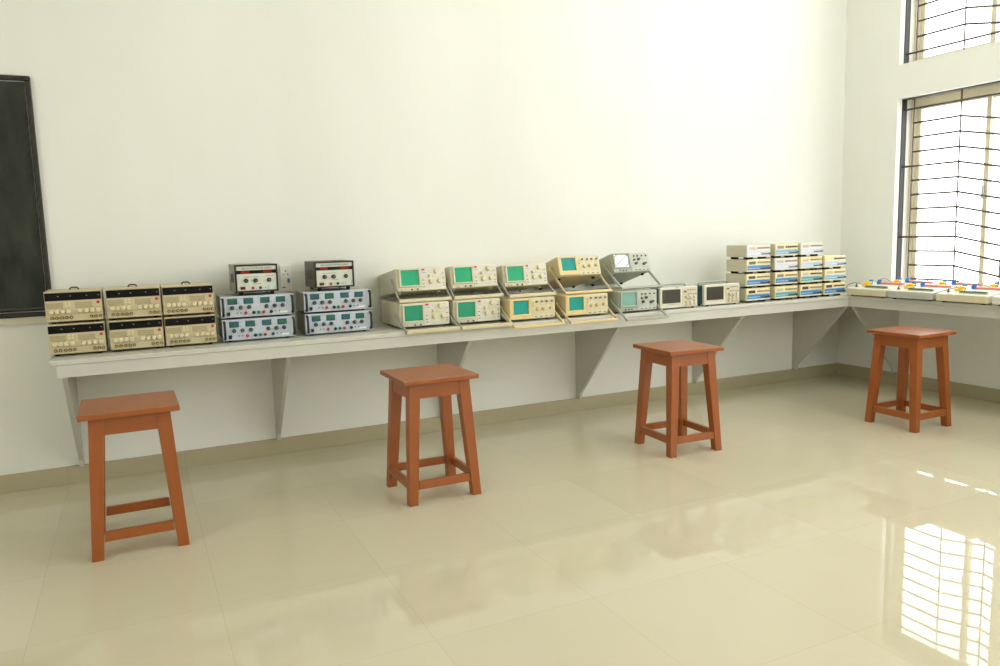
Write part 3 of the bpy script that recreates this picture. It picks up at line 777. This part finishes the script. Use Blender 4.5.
for y, s in ((-.755, 'behind the cream board nearest the function generators'), (-1.13, 'behind the grey trainer board'), (-1.505, 'behind the cream board beside the white one'), (-1.88, 'behind the white trainer board')):
    trainer(-.290, y, 'white trainer board under the barred window, %s' % s, TR_WHITE, 'trainer boards under the window')

def bez(P, n=10):
    out = []
    for i in range(len(P)-1):
        p0, p1, p2, p3 = [Vector(P[max(0, min(len(P)-1, k))]) for k in (i-1, i, i+1, i+2)]
        for k in range(n):
            t = k/n
            out.append(.5*((2*p1)+(p2-p0)*t+(2*p0-5*p1+4*p2-p3)*t*t+(3*p1-p0-3*p2+p3)*t**3))
    out.append(Vector(P[-1])); return out
o = MB().tube(bez([(-.552, -.5, .783), (-.545, -.53, .79), (-.53, -.528, .835), (-.47, -.53, .852), (-.44, -.545, .85), (-.425, -.565, .848)]), .0022, 8).build('connecting_cable', DARK)
tag(o, 'thin dark cable looping from the function generator stack to the first trainer board', 'cable')

# ------------------------------------------------------------------ stools
def stool(x, y, rz, label, sc=(1, 1)):
    t = thing('wooden_stool', label, 'stool', (x, y, 0), rz, 0, 'red-brown wooden stools')
    S, H, th = .390, .617, .022
    MB().box(-S/2, S/2, -S/2, S/2, H-th, H, 0, .003).build('seat', WOOD, t)
    ot, ob, lw = .158, .191, .053                           # outer corner of a leg at the top / at the floor
    zt = H-th-.0003
    def corner(z): return ob + (ot-ob)*z/zt
    for sx in (-1, 1):
        for sy in (-1, 1):
            def q(z, wd):
                c = corner(z); return [(sx*c, sy*c, z), (sx*(c-wd), sy*c, z), (sx*(c-wd), sy*(c-wd), z), (sx*c, sy*(c-wd), z)]
            MB().loft(q(0, lw*.86), q(zt, lw*1.1), 0, .002).build('leg', WOOD, t)
    def rail(name, z0, z1, axis, s, thick):
        o0, o1 = corner(z0)-.003, corner(z1)-.003
        in0, in1 = corner(z0)-lw*.95, corner(z1)-lw*.98
        def P(a, bb, z): return (a, s*bb, z) if axis == 'x' else (s*bb, a, z)
        A = [P(-in0, o0, z0), P(in0, o0, z0), P(in0, o0-thick, z0), P(-in0, o0-thick, z0)]
        B = [P(-in1, o1, z1), P(in1, o1, z1), P(in1, o1-thick, z1), P(-in1, o1-thick, z1)]
        MB().loft(A, B, 0, .0015).build(name, WOOD, t)
    t.scale = (*sc, 1)
    for ax in 'xy':
        for s in (-1, 1):
            rail('apron_rail', .52, zt, ax, s, .022); rail('stretcher', .075, .115, ax, s, .022)
    return t
stool(-5.600, -1.075, R(.6), 'red-brown wooden stool with shiny seat, standing below the cream power supplies', (.985, 1))
stool(-4.230, -1.115, R(0), 'red-brown wooden stool standing below the green-screen oscilloscopes')
stool(-2.656, -1.118, R(-3), 'red-brown wooden stool standing below the digital oscilloscopes', (.95, 1))
stool(-1.054, -1.462, R(0), 'red-brown wooden stool in front of the trainer boards by the window', (.91, .97))

# ------------------------------------------------------------------ daylight and added tube lights
w = bpy.data.worlds.new('daylight'); scn.world = w; w.use_nodes = True
bg = w.node_tree.nodes['Background']; bg.inputs['Color'].default_value = (.98, .992, 1, 1); bg.inputs['Strength'].default_value = 6.6
for a, c in WIN:
    for z0, z1 in ((Z0, Z1), (U0, U1)):
        l = bpy.data.lights.new('window_portal', 'AREA'); l.shape = 'RECTANGLE'; l.size = (z1-z0); l.size_y = a-c
        l.cycles.is_portal = True
        o = bpy.data.objects.new('window_portal', l); col.objects.link(o)
        o.location = (.26, (a+c)/2, (z0+z1)/2); o.rotation_euler = (0, R(90), 0)
l = bpy.data.lights.new('window_portal', 'AREA'); l.shape = 'RECTANGLE'; l.size = Z1-.7; l.size_y = ADDED_WL[0]-ADDED_WL[1]; l.cycles.is_portal = True
o = bpy.data.objects.new('window_portal', l); col.objects.link(o); o.location = (XL-.26, (ADDED_WL[0]+ADDED_WL[1])/2, (Z1+.7)/2); o.rotation_euler = (0, R(-90), 0)
for a, c in ADDED_WINB:
    l = bpy.data.lights.new('window_portal', 'AREA'); l.shape = 'RECTANGLE'; l.size = a-c; l.size_y = ZB1-ZB0
    l.cycles.is_portal = True
    o = bpy.data.objects.new('window_portal', l); col.objects.link(o)
    o.location = ((a+c)/2, YB-.26, (ZB0+ZB1)/2); o.rotation_euler = (R(90), 0, 0)

ADDED_LAMP = mat('added_tube_glow', (255, 253, 246), .5, emit=((249, 252, 255), 120))  # unseen tubes added to brighten the room; no such fitting in view
for x, y in ((-1.5, -2.2), (-1.9, -3.8), (-2.3, -5.4)):
    o = struct(MB().box(-.62, .62, -.03, .03, 0, .05, 0, .004).cyl((-.58, 0, -.022), (.58, 0, -.022), .014, 12, 1).build('added_ceiling_light', [PLASTIC_W, ADDED_LAMP])); o.location = (x, y, HC-.0505)

# ------------------------------------------------------------------ camera
cam = bpy.data.cameras.new('camera'); co = bpy.data.objects.new('camera', cam); col.objects.link(co)
cam.sensor_width = 36; cam.lens = 763.6567*36/1000; cam.clip_start = .05
yaw, pit, rol = 0.4449, 0.1258, -0.0280
fw = Vector((math.sin(yaw)*math.cos(pit), math.cos(yaw)*math.cos(pit), -math.sin(pit)))
r0 = Vector((math.cos(yaw), -math.sin(yaw), 0)); u0 = r0.cross(fw)
rt = r0*math.cos(rol) + u0*math.sin(rol); up = -r0*math.sin(rol) + u0*math.cos(rol)
M = Matrix((rt, up, -fw)).transposed().to_4x4(); M.translation = (-5.5402, -4.7222, 1.2893)
co.matrix_world = M
scn.camera = co
scn.view_settings.view_transform = 'Standard'; scn.view_settings.look = 'None'
scn.view_settings.exposure = 0; scn.view_settings.gamma = 1
scn.view_settings.use_curve_mapping = False
scn.cycles.max_bounces = 12; scn.cycles.diffuse_bounces = 8; scn.cycles.use_denoising = True
scn.cycles.sample_clamp_indirect = 8
